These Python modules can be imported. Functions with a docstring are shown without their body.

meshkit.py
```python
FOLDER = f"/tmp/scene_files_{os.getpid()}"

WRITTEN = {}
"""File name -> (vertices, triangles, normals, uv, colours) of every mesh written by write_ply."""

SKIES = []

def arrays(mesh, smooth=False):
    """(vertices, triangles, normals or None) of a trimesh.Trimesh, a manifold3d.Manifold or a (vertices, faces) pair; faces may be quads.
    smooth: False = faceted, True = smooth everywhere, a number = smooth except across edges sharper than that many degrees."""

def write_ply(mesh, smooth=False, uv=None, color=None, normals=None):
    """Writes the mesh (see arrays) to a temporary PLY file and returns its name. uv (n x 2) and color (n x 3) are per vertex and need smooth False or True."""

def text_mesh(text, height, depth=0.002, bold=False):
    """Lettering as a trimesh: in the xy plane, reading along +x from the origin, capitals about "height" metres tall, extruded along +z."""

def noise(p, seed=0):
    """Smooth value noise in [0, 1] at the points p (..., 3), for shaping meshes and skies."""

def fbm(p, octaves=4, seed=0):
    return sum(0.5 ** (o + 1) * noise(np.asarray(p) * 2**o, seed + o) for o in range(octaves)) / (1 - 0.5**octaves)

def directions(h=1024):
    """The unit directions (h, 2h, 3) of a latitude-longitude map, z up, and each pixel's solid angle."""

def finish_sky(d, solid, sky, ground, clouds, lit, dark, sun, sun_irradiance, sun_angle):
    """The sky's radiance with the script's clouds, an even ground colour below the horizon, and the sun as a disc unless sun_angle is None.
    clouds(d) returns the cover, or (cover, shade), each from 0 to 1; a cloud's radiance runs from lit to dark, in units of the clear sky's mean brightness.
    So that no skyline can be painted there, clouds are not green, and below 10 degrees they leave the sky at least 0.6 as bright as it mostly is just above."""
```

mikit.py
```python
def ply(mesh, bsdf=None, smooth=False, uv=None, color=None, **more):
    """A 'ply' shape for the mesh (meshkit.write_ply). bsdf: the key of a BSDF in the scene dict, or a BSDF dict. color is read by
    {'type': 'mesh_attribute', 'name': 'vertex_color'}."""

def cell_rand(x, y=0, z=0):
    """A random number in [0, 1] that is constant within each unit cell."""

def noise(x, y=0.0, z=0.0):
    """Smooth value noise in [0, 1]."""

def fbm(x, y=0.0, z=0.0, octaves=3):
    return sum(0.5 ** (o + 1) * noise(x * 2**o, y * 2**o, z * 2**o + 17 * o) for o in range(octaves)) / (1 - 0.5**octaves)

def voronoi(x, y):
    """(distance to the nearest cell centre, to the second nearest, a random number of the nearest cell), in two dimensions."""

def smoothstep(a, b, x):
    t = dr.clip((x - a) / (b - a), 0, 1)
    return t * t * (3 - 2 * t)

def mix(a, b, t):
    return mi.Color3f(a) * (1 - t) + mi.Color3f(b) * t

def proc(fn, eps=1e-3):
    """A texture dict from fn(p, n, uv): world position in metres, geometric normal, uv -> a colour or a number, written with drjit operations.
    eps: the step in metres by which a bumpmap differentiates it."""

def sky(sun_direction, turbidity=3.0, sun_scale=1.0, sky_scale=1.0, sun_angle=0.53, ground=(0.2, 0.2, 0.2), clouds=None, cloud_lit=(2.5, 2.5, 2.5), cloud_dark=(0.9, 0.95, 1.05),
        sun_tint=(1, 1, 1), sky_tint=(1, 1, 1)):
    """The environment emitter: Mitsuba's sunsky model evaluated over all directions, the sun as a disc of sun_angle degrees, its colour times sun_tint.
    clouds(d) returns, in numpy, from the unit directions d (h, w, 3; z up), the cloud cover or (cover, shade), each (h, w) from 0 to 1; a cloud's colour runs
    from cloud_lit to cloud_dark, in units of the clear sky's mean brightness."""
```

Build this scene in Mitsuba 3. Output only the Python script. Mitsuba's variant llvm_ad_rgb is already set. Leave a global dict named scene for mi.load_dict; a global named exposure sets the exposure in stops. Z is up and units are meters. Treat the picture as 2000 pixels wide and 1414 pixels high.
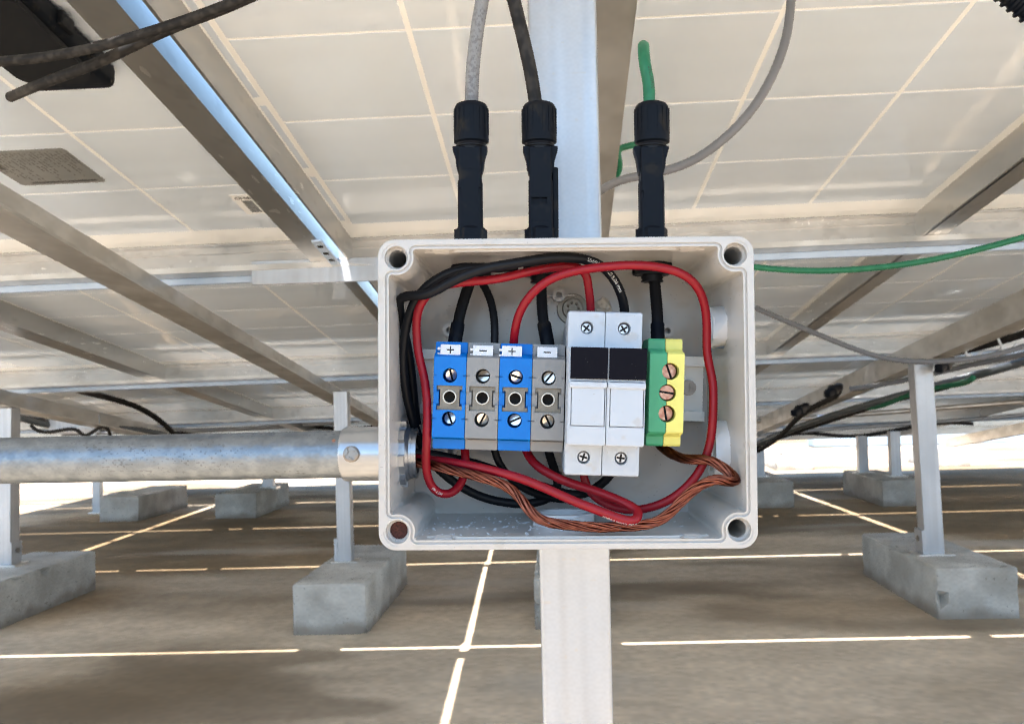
import math, random, numpy as np, trimesh, manifold3d, mitsuba as mi, drjit as dr, mikit, meshkit
from scipy.interpolate import CubicSpline
from mikit import proc, noise, fbm, smoothstep, mix, cell_rand

# ------------------------------------------------------------------ camera, sky, exposure
F_PX, EYE = 1908.0, np.array([0, 0, 0.46])            # focal length in photo pixels (2000 wide); eye height above the roof
unit = lambda v: np.asarray(v, float) / np.linalg.norm(v)
_cy = unit([100 / F_PX, 1, -64 / F_PX]); _cx = np.array([1, 0, .028]); _cx = unit(_cx - _cx.dot(_cy) * _cy)
CAM = np.array([_cx, _cy, np.cross(_cx, _cy)])         # world = CAM @ (right, forward, up)
_fw, _up = CAM @ [0, 1, 0], CAM @ [0, 0, 1]
T = mi.ScalarTransform4f
scene = {'type': 'scene'}
scene['camera'] = {'type': 'thinlens', 'fov': math.degrees(2 * math.atan(1000 / F_PX)), 'fov_axis': 'x', 'aperture_radius': .00055,
                   'focus_distance': .462, 'near_clip': .02, 'far_clip': 500.0,
                   'to_world': T().look_at(origin=EYE.tolist(), target=(EYE + _fw).tolist(), up=_up.tolist())}
scene['sky'] = mikit.sky((-.165, -.60, 1.0), turbidity=2.6, ground=(.42, .39, .35), sun_tint=(.89, .985, 1.19), sky_tint=(1.03, 1.0, .93))
exposure = 3.84

labels, random_state = {}, random.Random(7)
RNG = np.random.default_rng(11)

# ------------------------------------------------------------------ materials
def mat(name, base, rough=.5, metal=0., spec=.5, bump=None, **kw):
    b = {'type': 'principled', 'base_color': base if isinstance(base, dict) else {'type': 'rgb', 'value': list(base)},
         'roughness': rough if isinstance(rough, dict) else float(rough), 'metallic': float(metal), 'specular': float(spec), **kw}
    if bump:
        b = {'type': 'bumpmap', 'arbitrary': bump[0], 'scale': bump[1], 'bsdf': b}
    scene[name] = {'type': 'twosided', 'bsdf': b}
    return name

def _floor(p, n, uv):
    a = fbm(p.x * 1.3 + 5, p.y * 2.0, 0, 4); b = fbm(p.x * 4 + 9, p.y * 7, 3, 4); g = noise(p.x * 90, p.y * 90)
    a = a + .24 * smoothstep(2.4, 1.4, p.y) - .05  # paints the brighter light of the open front into the floor colour
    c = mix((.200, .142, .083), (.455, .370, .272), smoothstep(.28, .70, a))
    c = c * (0.72 + .56 * b) * (.90 + .20 * g) * (.88 + .24 * fbm(p.x * 28, p.y * 34, 5, 3))
    wet = smoothstep(.55, .70, fbm(p.x * 1.6 + 31, p.y * 3.4 + 7, 0, 3))
    chalk = smoothstep(.62, .8, fbm(p.x * 1.1 + 3, p.y * 4.5 + 57, 0, 3))
    return mix(mix(c, (.13, .095, .06), .6 * wet), (.52, .48, .42), .35 * chalk)
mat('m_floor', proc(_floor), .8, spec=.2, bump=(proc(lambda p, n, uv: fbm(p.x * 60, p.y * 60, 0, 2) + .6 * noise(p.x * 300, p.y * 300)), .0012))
def _concrete(p, n, uv):
    a = fbm(p.x * 14, p.y * 14, p.z * 14, 4); g = noise(p.x * 220, p.y * 220, p.z * 220)
    c = mix((.29, .275, .245), (.44, .425, .39), smoothstep(.25, .75, a)) * (.9 + .2 * g)
    c = c * (1 - .32 * smoothstep(.875, .93, noise(p.x * 130, p.y * 130, p.z * 130))) * (.88 + .24 * fbm(p.x * 45, p.y * 45, p.z * 12, 3))
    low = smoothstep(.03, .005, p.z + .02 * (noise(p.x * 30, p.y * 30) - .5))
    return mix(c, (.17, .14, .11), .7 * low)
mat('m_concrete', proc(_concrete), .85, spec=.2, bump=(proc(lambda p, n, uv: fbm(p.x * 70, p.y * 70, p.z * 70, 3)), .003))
def _alu(p, n, uv):
    s = noise(p.x * 260, p.y * 260, p.z * 5); a = fbm(p.x * 18, p.y * 18, p.z * 9, 3); d = noise(p.x * 700, p.y * 700, p.z * 700)
    c = mix((.33, .35, .375), (.47, .49, .515), .55 * s + .45 * smoothstep(.25, .75, a))
    pit = smoothstep(.86, .93, noise(p.x * 330, p.y * 330, p.z * 330))
    return mix(c, (.40, .38, .35), .55 * pit) * (.97 + .06 * d)
mat('m_alu', proc(_alu), proc(lambda p, n, uv: .34 + .16 * noise(p.x * 260, p.y * 260, p.z * 6)), metal=.75, spec=.5)
def _galv(p, n, uv):
    a = fbm(p.x * 160, p.y * 160, p.z * 160, 3); s = noise(p.x * 900, p.y * 900, p.z * 900); r = fbm(p.x * 22, p.y * 60, p.z * 60, 3)
    c = mix((.145, .168, .19), (.235, .262, .285), smoothstep(.3, .7, a) * .6 + .4 * s)
    c = c * (1 - .35 * smoothstep(.6, .85, s) * smoothstep(.3, .6, r))
    return c
mat('m_galv', proc(_galv), proc(lambda p, n, uv: .33 + .14 * fbm(p.x * 160, p.y * 160, p.z * 160, 2)), metal=.8, spec=.5,
    bump=(proc(lambda p, n, uv: fbm(p.x * 400, p.y * 400, p.z * 400, 2), 2e-4), .00025))
mat('m_galv_new', proc(lambda p, n, uv: mix((.26, .28, .305), (.39, .41, .43), fbm(p.x * 120, p.y * 120, p.z * 120, 3))), .24, metal=.85)
mat('m_frame', proc(lambda p, n, uv: mix((.44, .43, .41), (.60, .595, .575), fbm(p.x * 30, p.y * 8, p.z * 30, 3))
                    * (1 - .12 * smoothstep(.6, .78, fbm(p.x * 50, p.y * 25, p.z * 50, 3))) * (1 + .5 * smoothstep(.80, .86, noise(p.x * 220, p.y * 30, p.z * 220)) * smoothstep(.5, .7, noise(p.x * 20, p.y * 9, p.z * 20)))), .27, metal=1.)
mat('m_rafter', proc(lambda p, n, uv: mix((.50, .48, .44), (.72, .70, .66), smoothstep(.2, .8, fbm(p.x * 26, p.y * 16, p.z * 26, 4)))), .32, metal=.85)
mat('m_zinc_sky_sheen', proc(lambda p, n, uv: mix((.36, .46, .60), (.44, .54, .67), fbm(p.x * 40, p.y * 9, p.z * 40, 3))), .4, metal=.1)  # blue of the mirrored sky is mixed into the zinc base colour
mat('m_backsheet', (.90, .915, .905), .08, spec=.5)
for i, (a, b) in enumerate([((.635, .715, .80), (.655, .725, .805)), ((.625, .71, .80), (.645, .72, .81)), ((.65, .72, .795), (.625, .71, .80))]):
    mat(f'm_cell_{i}', proc(lambda p, n, uv, a=a, b=b: mix(a, b, noise(p.x * 9, p.y * 9, p.z * 9)) * (.965 + .07 * noise(p.x * 2, p.y * 42, p.z * 2))), .06, spec=.6,
        bump=(proc(lambda p, n, uv: noise(p.x * 22, p.y * 12, 0)), .00018))
def _box(p, n, uv):
    d = smoothstep(.64, .8, fbm(p.x * 130, p.y * 60, p.z * 130, 3)); s = smoothstep(.9, .95, noise(p.x * 900, p.y * 900, p.z * 900))
    return mix(mix((.375, .36, .335), (.33, .30, .255), .45 * d), (.15, .14, .12), .5 * s)
mat('m_box', proc(_box), .22, spec=.5)
mat('m_grey_plastic', (.50, .505, .50), .3)
mat('m_rail', (.66, .66, .64), .36, metal=.2)
mat('m_steel', (.42, .39, .34), .34, metal=.95)
mat('m_plug', (.54, .55, .555), .32)
mat('m_paper', (.82, .82, .80), .5)
mat('m_clamp', proc(lambda p, n, uv: mix((.21, .19, .16), (.10, .088, .07), fbm(p.x * 260, p.y * 260, p.z * 260, 3))), .36, metal=.95)
mat('m_screw', proc(lambda p, n, uv: mix((.48, .50, .53), (.30, .30, .30), noise(p.x * 800, p.y * 800, p.z * 800))), .26, metal=1.)
mat('m_dirty_beige', (.55, .50, .42), .5)
def _white(p, n, uv):
    d = smoothstep(.62, .78, fbm(p.x * 150, p.y * 150, p.z * 150, 3)); s = smoothstep(.93, .96, noise(p.x * 800, p.y * 800, p.z * 800))
    return mix(mix((.335, .37, .41), (.31, .285, .25), .45 * d), (.25, .2, .15), .5 * s)
mat('m_white', proc(_white), .36)
mat('m_tag', (.52, .54, .565), .4)
mat('m_blue', (.0, .125, .44), .4, spec=.22)
mat('m_term_grey', proc(lambda p, n, uv: mix((.155, .16, .162), (.185, .186, .182), fbm(p.x * 200, p.y * 200, p.z * 200, 2))), .4)
mat('m_green_plastic', (.048, .265, .135), .4, spec=.3)
mat('m_yellow', (.62, .58, .15), .4, spec=.3)
mat('m_red', proc(lambda p, n, uv: mix((.215, .003, .010), (.185, .0025, .008), noise(p.x * 90, p.y * 90, p.z * 90))), .4, spec=.3)
mat('m_black_wire', (.006, .007, .009), .42, spec=.15)
mat('m_black', proc(lambda p, n, uv: mix((.0035, .0055, .0095), (.016, .0145, .012), smoothstep(.55, .85, fbm(p.x * 180, p.y * 180, p.z * 120, 3)))), .45, spec=.09)
mat('m_label_black', proc(lambda p, n, uv: mix((.004, .004, .007), (.12, .12, .11), .8 * smoothstep(.95, .97, noise(p.x * 1300, p.y * 1300, p.z * 1300)))), .5, spec=.05)
mat('m_hole_shade', (.006, .006, .006), .6, spec=.2)  # near-black colour painted in for the shade inside holes and slots
def _cable_dirt(lo, hi, k=300):
    return proc(lambda p, n, uv: mix(lo, hi, smoothstep(.42, .66, .35 * fbm(p.x * 60, p.y * 60, p.z * 25, 3) + .65 * fbm(p.x * k, p.y * k, p.z * k * .6, 2))))
mat('m_black_dusty', _cable_dirt((.011, .011, .0115), (.030, .028, .026)), .55, spec=.15)
mat('m_grey_cable', _cable_dirt((.165, .17, .175), (.11, .11, .115), 1100), .5)
mat('m_grey_cable_plain', (.135, .14, .15), .45, spec=.3)
mat('m_green_cable', _cable_dirt((.008, .105, .05), (.014, .125, .06)), .4, spec=.3)
mat('m_copper', proc(lambda p, n, uv: mix((.33, .115, .07), (.14, .038, .024), noise(p.x * 400, p.y * 400, p.z * 400))), .26, metal=1.)
mat('m_brass', proc(lambda p, n, uv: mix((.46, .29, .215), (.25, .095, .065), noise(p.x * 700, p.y * 700, p.z * 700))), .32, metal=.9)
mat('m_nickel', proc(lambda p, n, uv: mix((.78, .76, .72), (.55, .50, .42), noise(p.x * 600, p.y * 600, p.z * 600))), .2, metal=1.)
mat('m_dark_steel', (.22, .20, .18), .35, metal=.9)
mat('m_rust', proc(lambda p, n, uv: mix((.10, .022, .012), (.02, .01, .008), noise(p.x * 1600, p.y * 1600, p.z * 1600))), .8)
mat('m_print', (.02, .02, .02), .6); mat('m_print_white', (.55, .55, .52), .6)
def _sticker(p, n, uv):
    row = dr.floor(uv.y * 22); ln = uv.y * 22 - row
    bars = (ln > .3) & (ln < .72) & (cell_rand(dr.floor(uv.x * 40), row, 3) > .3) & (uv.x > .06) & (uv.x < .30 + .6 * cell_rand(row, 5, 1))
    base = mix((.155, .16, .15), (.185, .185, .175), noise(uv.x * 9, uv.y * 9))
    blot = (uv.x > .90) & (uv.x < .95) & (uv.y > .08) & (uv.y < .85) | (uv.y > .90) & (uv.y < .96) & (uv.x > .04) & (uv.x < .5)
    return dr.select(blot, mi.Color3f(.03, .027, .02), dr.select(bars, mi.Color3f(.075, .07, .06), base))
mat('m_sticker', proc(_sticker), .3)
mat('m_parapet', proc(lambda p, n, uv: mix((.62, .62, .62), (.75, .74, .72), fbm(p.x * 2, p.y * 2, p.z * 3, 3))), .8)

# ------------------------------------------------------------------ scene helpers
def numbered(key):
    if key not in taken: taken.add(key); return key
    k = 1
    while f'{key}_{k:03d}' in taken: k += 1
    taken.add(f'{key}_{k:03d}'); return f'{key}_{k:03d}'
taken = set()
def thing(name, label, cat, group=None):
    k = numbered(name); labels[k] = {'label': label, 'category': cat}
    if group: labels[k]['group'] = group
    return k
def obj(name, mesh, m, parent=None, smooth=35, label=None, **kw):
    k = numbered(parent + '__' + name if parent else name)
    scene[k] = mikit.ply(mesh, m, smooth=smooth, **kw)
    if label: labels[k] = {'label': label}
    return k
def solo(name, mesh, m, label, cat, group=None, smooth=35):
    k = thing(name, label, cat, group); scene[k] = mikit.ply(mesh, m, smooth=smooth); return k
def struct(name, mesh, m, label, smooth=False, kind='structure'):
    k = numbered(name); scene[k] = mikit.ply(mesh, m, smooth=smooth); labels[k] = {'label': label, 'kind': kind}; return k

MF, CS = manifold3d.Manifold, manifold3d.CrossSection
def tm(x):
    if isinstance(x, trimesh.Trimesh): return x
    m = x.to_mesh(); return trimesh.Trimesh(np.array(m.vert_properties[:, :3]), np.array(m.tri_verts), process=False)
def cat(*ms): return trimesh.util.concatenate([tm(m) for m in ms])
def mapped(m, R, o):
    m = tm(m).copy(); m.vertices = m.vertices @ np.asarray(R).T + o
    if np.linalg.det(R) < 0: m.faces = m.faces[:, ::-1]
    return m
def cube(x0, x1, y0, y1, z0, z1): return MF.cube((abs(x1 - x0), abs(y1 - y0), abs(z1 - z0))).translate((min(x0, x1), min(y0, y1), min(z0, z1)))
def rcube(x0, x1, y0, y1, z0, z1, r, seg=12):
    s = MF.sphere(r, seg)
    return MF.batch_hull([s.translate((x, y, z)) for x in (x0 + r, x1 - r) for y in (y0 + r, y1 - r) for z in (z0 + r, z1 - r)])
def cyl_y(x, z, y0, y1, r, r2=None, seg=32): return MF.cylinder(y1 - y0, r, r if r2 is None else r2, seg).rotate((-90, 0, 0)).translate((x, y0, z))
def cyl_x(y, z, x0, x1, r, r2=None, seg=32): return MF.cylinder(x1 - x0, r, r if r2 is None else r2, seg).rotate((0, 90, 0)).translate((x0, y, z))
def cyl_z(x, y, z0, z1, r, r2=None, seg=32): return MF.cylinder(z1 - z0, r, r if r2 is None else r2, seg).translate((x, y, z0))
def union(ms): return MF.batch_boolean(list(ms), manifold3d.OpType.Add)
def ext_y(cs, y0, y1, scale=(1, 1)):                  # cross-section in (x, z), extruded along y
    return cs.extrude(y1 - y0, 0, 0, scale).transform([[1, 0, 0, 0], [0, 0, 1, y0], [0, 1, 0, 0]])
def ext_x(cs, x0, x1):                                # cross-section in (z, y), extruded along x
    return cs.extrude(x1 - x0).transform([[0, 0, 1, x0], [0, 1, 0, 0], [1, 0, 0, 0]])
def ext_x_soft(cs, x0, x1, r=.7, n=4):                # the same with rounded long edges
    out = []
    for k in range(n + 1):
        t = math.pi / 2 * k / n; ins, lay = r * (1 - math.cos(t)), r * (1 - math.sin(t))
        out.append(ext_x(cs.offset(-ins, manifold3d.JoinType.Miter) if ins > 1e-6 else cs, x0 + lay, x1 - lay))
    return union(out)
def poly(pts):
    c = CS([pts]); return c if c.area() > 0 else CS([pts[::-1]])
def rrect(w, h, r): return CS.square((w - 2 * r, h - 2 * r), True).offset(r, manifold3d.JoinType.Round, 2, 48)

def path(pts, step):
    pts = np.asarray(pts, float); t = np.r_[0, np.cumsum(np.linalg.norm(np.diff(pts, axis=0), axis=1) ** .6)]
    sp = CubicSpline(t, pts) if len(pts) > 2 else None
    tt = np.linspace(0, t[-1], 400)
    q = sp(tt) if sp is not None else pts[0] + (pts[-1] - pts[0]) * (tt / t[-1])[:, None]
    s = np.r_[0, np.cumsum(np.linalg.norm(np.diff(q, axis=0), axis=1))]
    ss = np.linspace(0, s[-1], max(2, int(s[-1] / step) + 1))
    return np.stack([np.interp(ss, s, q[:, k]) for k in range(3)], 1), ss
def frames(q):
    t = np.gradient(q, axis=0); t /= np.linalg.norm(t, axis=1, keepdims=True)
    u = np.cross(t[0], [.3, .2, .9]); u /= np.linalg.norm(u); us = []
    for k in range(len(q)):
        u = u - u.dot(t[k]) * t[k]; u /= np.linalg.norm(u); us.append(u)
    us = np.array(us); return t, us, np.cross(t, us)
def tube(pts, r, step=None, sides=14, raw=False):
    q, _ = (np.asarray(pts, float), 0) if raw else path(pts, step or r * .8)
    t, u, v = frames(q); a = np.linspace(0, 2 * np.pi, sides, endpoint=False)
    rr = np.broadcast_to(r, len(q))
    V = (q[:, None] + rr[:, None, None] * (np.cos(a)[None, :, None] * u[:, None] + np.sin(a)[None, :, None] * v[:, None])).reshape(-1, 3)
    F = []
    for i in range(len(q) - 1):
        for j in range(sides):
            p0, p1 = i * sides + j, i * sides + (j + 1) % sides
            F += [(p0, p1, p1 + sides), (p0, p1 + sides, p0 + sides)]
    n = len(V); V = np.vstack([V, q[0], q[-1]]); e = (len(q) - 1) * sides
    for j in range(sides): F += [(n, (j + 1) % sides, j), (n + 1, e + j, e + (j + 1) % sides)]
    return trimesh.Trimesh(V, F, process=False)
def tube_text(pts, r, text, height, s0, toward, flip=1):
    """Lettering printed along a tube: x runs along the tube, y round it, centred on the side that faces the direction toward."""
    q, s = path(pts, r * .4); t, _, _ = frames(q); m = meshkit.text_mesh(text, height, r * .03); V = m.vertices
    ss = s0 + flip * V[:, 0]; at = lambda a: np.stack([np.interp(ss, s, a[:, k]) for k in range(3)], 1)
    P, D = at(q), at(t); D /= np.linalg.norm(D, axis=1, keepdims=True)
    N = toward - (D @ toward)[:, None] * D; N /= np.linalg.norm(N, axis=1, keepdims=True); S = np.cross(N, D * flip)
    ang = (V[:, 1] - height / 2) / r
    out = P + (r * .995 + V[:, 2])[:, None] * (np.cos(ang)[:, None] * N + np.sin(ang)[:, None] * S)
    return trimesh.Trimesh(out, m.faces, process=False)

# ------------------------------------------------------------------ surveying: from a point of the photograph to a plane of the place
def ray(px, py): return CAM @ [(px - 1000) / F_PX, 1, (707 - py) / F_PX]
def hit(px, py, o, n):
    d = ray(px, py); return EYE + d * ((np.asarray(o) - EYE).dot(n) / d.dot(n))
def on_floor(px, py, z=0.): return hit(px, py, [0, 0, z], [0, 0, 1.])
def at_y(px, py, y): return hit(px, py, [0, y, 0], [0, 1., 0])

# ------------------------------------------------------------------ the roof
W = 60
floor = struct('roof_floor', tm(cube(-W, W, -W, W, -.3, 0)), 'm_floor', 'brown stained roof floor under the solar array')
for k, (y, x0, x1, h) in enumerate(((14, -14, 14, .40), (-9, -9, 9, .9))):
    solo('parapet_wall', tm(rcube(x0, x1, y, y + .2, 0, h, .02)), 'm_parapet', ('pale low parapet wall on the far sunlit edge of the roof', 'pale parapet wall along the open roof edge before the array')[k], 'wall')

mat('m_pale_blue', proc(lambda p, n, uv: mix((.20, .30, .40), (.30, .38, .46), fbm(p.x * 3, p.y * 3, p.z * 6, 3))), .6)
solo('low_wall', tm(rcube(1.9, 3.55, 7.6, 7.8, 0, .10, .02)), 'm_pale_blue', 'faded blue low kerb seen through the far opening beyond the thin posts', 'kerb')
solo('low_wall', tm(rcube(4.0, 6.6, 8.6, 8.8, 0, .10, .02)), 'm_pale_blue', 'faded blue low kerb at the far right beyond the last block', 'kerb')
# ------------------------------------------------------------------ concrete footing blocks and posts
def block_mesh(x, y, w, l, h, yaw=0, seed=0):
    m = tm(rcube(-w / 2, w / 2, -l / 2, l / 2, -.005, h, .006, 8)); b = tm(MF(manifold3d.Mesh(np.asarray(m.vertices, np.float32), np.asarray(m.faces, np.uint32))).refine_to_length(.02))
    V = b.vertices; e = meshkit.fbm(V * 28 + seed * 7.3, 3, seed) - .5
    chip = np.clip(meshkit.fbm(V * 45 + seed * 3.1, 2, seed + 5) - .62, 0, 1)
    c = V - [0, 0, h / 2]; edge = (np.abs(c[:, 0]) > w / 2 - .012).astype(int) + (np.abs(c[:, 1]) > l / 2 - .012) + (c[:, 2] > h / 2 - .012)
    V = V + unit_rows(c) * (.004 * e - .11 * chip * (edge >= 2))[:, None]
    a = yaw; R = np.array([[math.cos(a), -math.sin(a), 0], [math.sin(a), math.cos(a), 0], [0, 0, 1]])
    return trimesh.Trimesh(V @ R.T + [x, y, 0], b.faces, process=False)
def unit_rows(v): return v / np.maximum(np.linalg.norm(v, axis=1, keepdims=True), 1e-9)
BLOCKS = [(-1.285, 2.21, .17, .47, .098, 'grey concrete footing block at the left edge, cut off by the photo'), (-.475, 2.18, .148, .51, .10, 'grey concrete footing block under the post just left of the junction box'),
          (.80, 2.215, .158, .49, .10, 'grey concrete footing block under the large right post'), (.004, 2.19, .15, .5, .10, 'grey concrete block half hidden behind the front post'),
          (-1.80, 4.12, .165, .5, .10, 'far left concrete block beyond the conduit'), (-1.335, 4.14, .17, .5, .10, 'far concrete block at the end of the slanted sliver of sunlight'),
          (.80, 4.1, .17, .5, .10, 'far concrete block directly behind the right edge of the junction box'), (1.275, 4.06, .15, .5, .10, 'far concrete block carrying the pair of thin posts at right'),
          (1.30, 5.8, .22, .4, .10, 'farthest concrete block before the bright opening, behind the pair of thin posts'), (2.14, 5.75, .2, .4, .10, 'farthest concrete block right of the large right post'),
          (.02, .58, .15, .5, .10, 'concrete block under the front post below the picture')]
for i, (x, y, w, l, h, lab) in enumerate(BLOCKS):
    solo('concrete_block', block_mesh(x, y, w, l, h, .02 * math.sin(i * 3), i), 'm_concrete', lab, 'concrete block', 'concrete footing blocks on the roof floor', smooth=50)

# the array's plane: PO + a * PX (across) + b * PD (away and down) + c * PN (up)
PD = unit(ray(1079, 1014)); PX = CAM @ [1, 0, .034]; PX = unit(PX - PX.dot(PD) * PD); PN = np.cross(PX, PD); PO = EYE + 1.3 * ray(1355, 400)
PM = np.stack([PX, PD, PN], 1)
def pmesh(m): return mapped(m, PM, PO)
def pbox(a0, a1, b0, b1, c0, c1): return pmesh(cube(a0, a1, b0, b1, c0, c1))
def pl(px, py, c=0.):
    p = hit(px, py, PO + PN * c, PN) - PO; return np.array([p.dot(PX), p.dot(PD), c])
def plane_z(x, y, c=0.): return (PO + PN * c)[2] - ((x - PO[0]) * PN[0] + (y - PO[1]) * PN[1]) / PN[2]

def post(x, y, lab, w=.04, z1=None, lean=(0, 0), bracket=-1, z0=.098, group='aluminium posts standing on the concrete blocks'):
    p = thing('support_post', lab, 'post', group); z1 = z1 or plane_z(x, y, -.106)
    outer = rcube(-w / 2, w / 2, -w / 2, w / 2, z0 + .004, z1, .002, 8)
    m = tm(outer - cube(-w / 2 + .002, w / 2 - .002, -w / 2 + .002, w / 2 - .002, z1 - .05, z1 + .1))
    def place(q):
        q = tm(q).copy(); V = q.vertices.copy(); V[:, 0] += x + lean[0] * (V[:, 2] - z0); V[:, 1] += y + lean[1] * (V[:, 2] - z0); q.vertices = V; return q
    obj('tube', place(m), 'm_alu', p)
    obj('base_plate', place(rcube(-w * .95, w * .95, -w * .8, w * .8, z0 - .006, z0 + .005, .001, 6)), 'm_rafter', p)
    if bracket:
        b = w / 2 + .0005
        obj('bracket', place(rcube(bracket * b, bracket * (b + .004), -w * .55, w * .55, z0 + .005, z0 + .055, .001, 6)), 'm_alu', p)
        bx0, bx1 = sorted((bracket * (b + .004), bracket * (b + .009)))
        obj('bolt', place(MF.cylinder(.005, .006, .006, 6).rotate((0, 90, 0)).translate((bx0, 0, z0 + .035))), 'm_dark_steel', p)
post(-1.312, 2.235, 'aluminium post at the left edge behind the conduit', bracket=1, lean=(.02, 0))
post(-.499, 2.19, 'slim pale aluminium post left of the junction box', w=.032, lean=(-.005, 0))
post(.775, 2.14, 'tall pale aluminium post on the large right block', lean=(-.02, 0))
post(.01, 2.2, 'aluminium post hidden behind the junction box')
post(-1.27, 4.15, 'distant post on the far block under the conduit')
post(.80, 4.1, 'distant pale post just beside the right edge of the junction box')
post(1.245, 4.18, 'darker and left one of two distant posts on one block', bracket=0)
post(1.315, 3.99, 'paler and right one of two distant posts on one block', bracket=0)
# the front post that carries the junction box
fp = thing('front_post', 'bright wide aluminium post that carries the junction box', 'post')
A0, A1 = at_y(1030, 0, .56), at_y(1060, 1414, .56); B0 = at_y(1165, 0, .56)
slope = (A0[0] - A1[0]) / (A0[2] - A1[2]); wd = B0[0] - A0[0]
pm = tm((rcube(0, wd, 0, .04, .1, .725, .0022, 10) - cube(.002, wd - .002, .002, .038, .5, .9)).refine_to_length(.05)).copy(); V = pm.vertices.copy(); V[:, 0] += A1[0] + slope * (V[:, 2] - A1[2]); V[:, 1] += .56; pm.vertices = V
obj('tube', pm, 'm_alu', fp); obj('base_plate', tm(rcube(-.04, .075, .545, .62, .097, .104, .001, 6)), 'm_rafter', fp)

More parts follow.
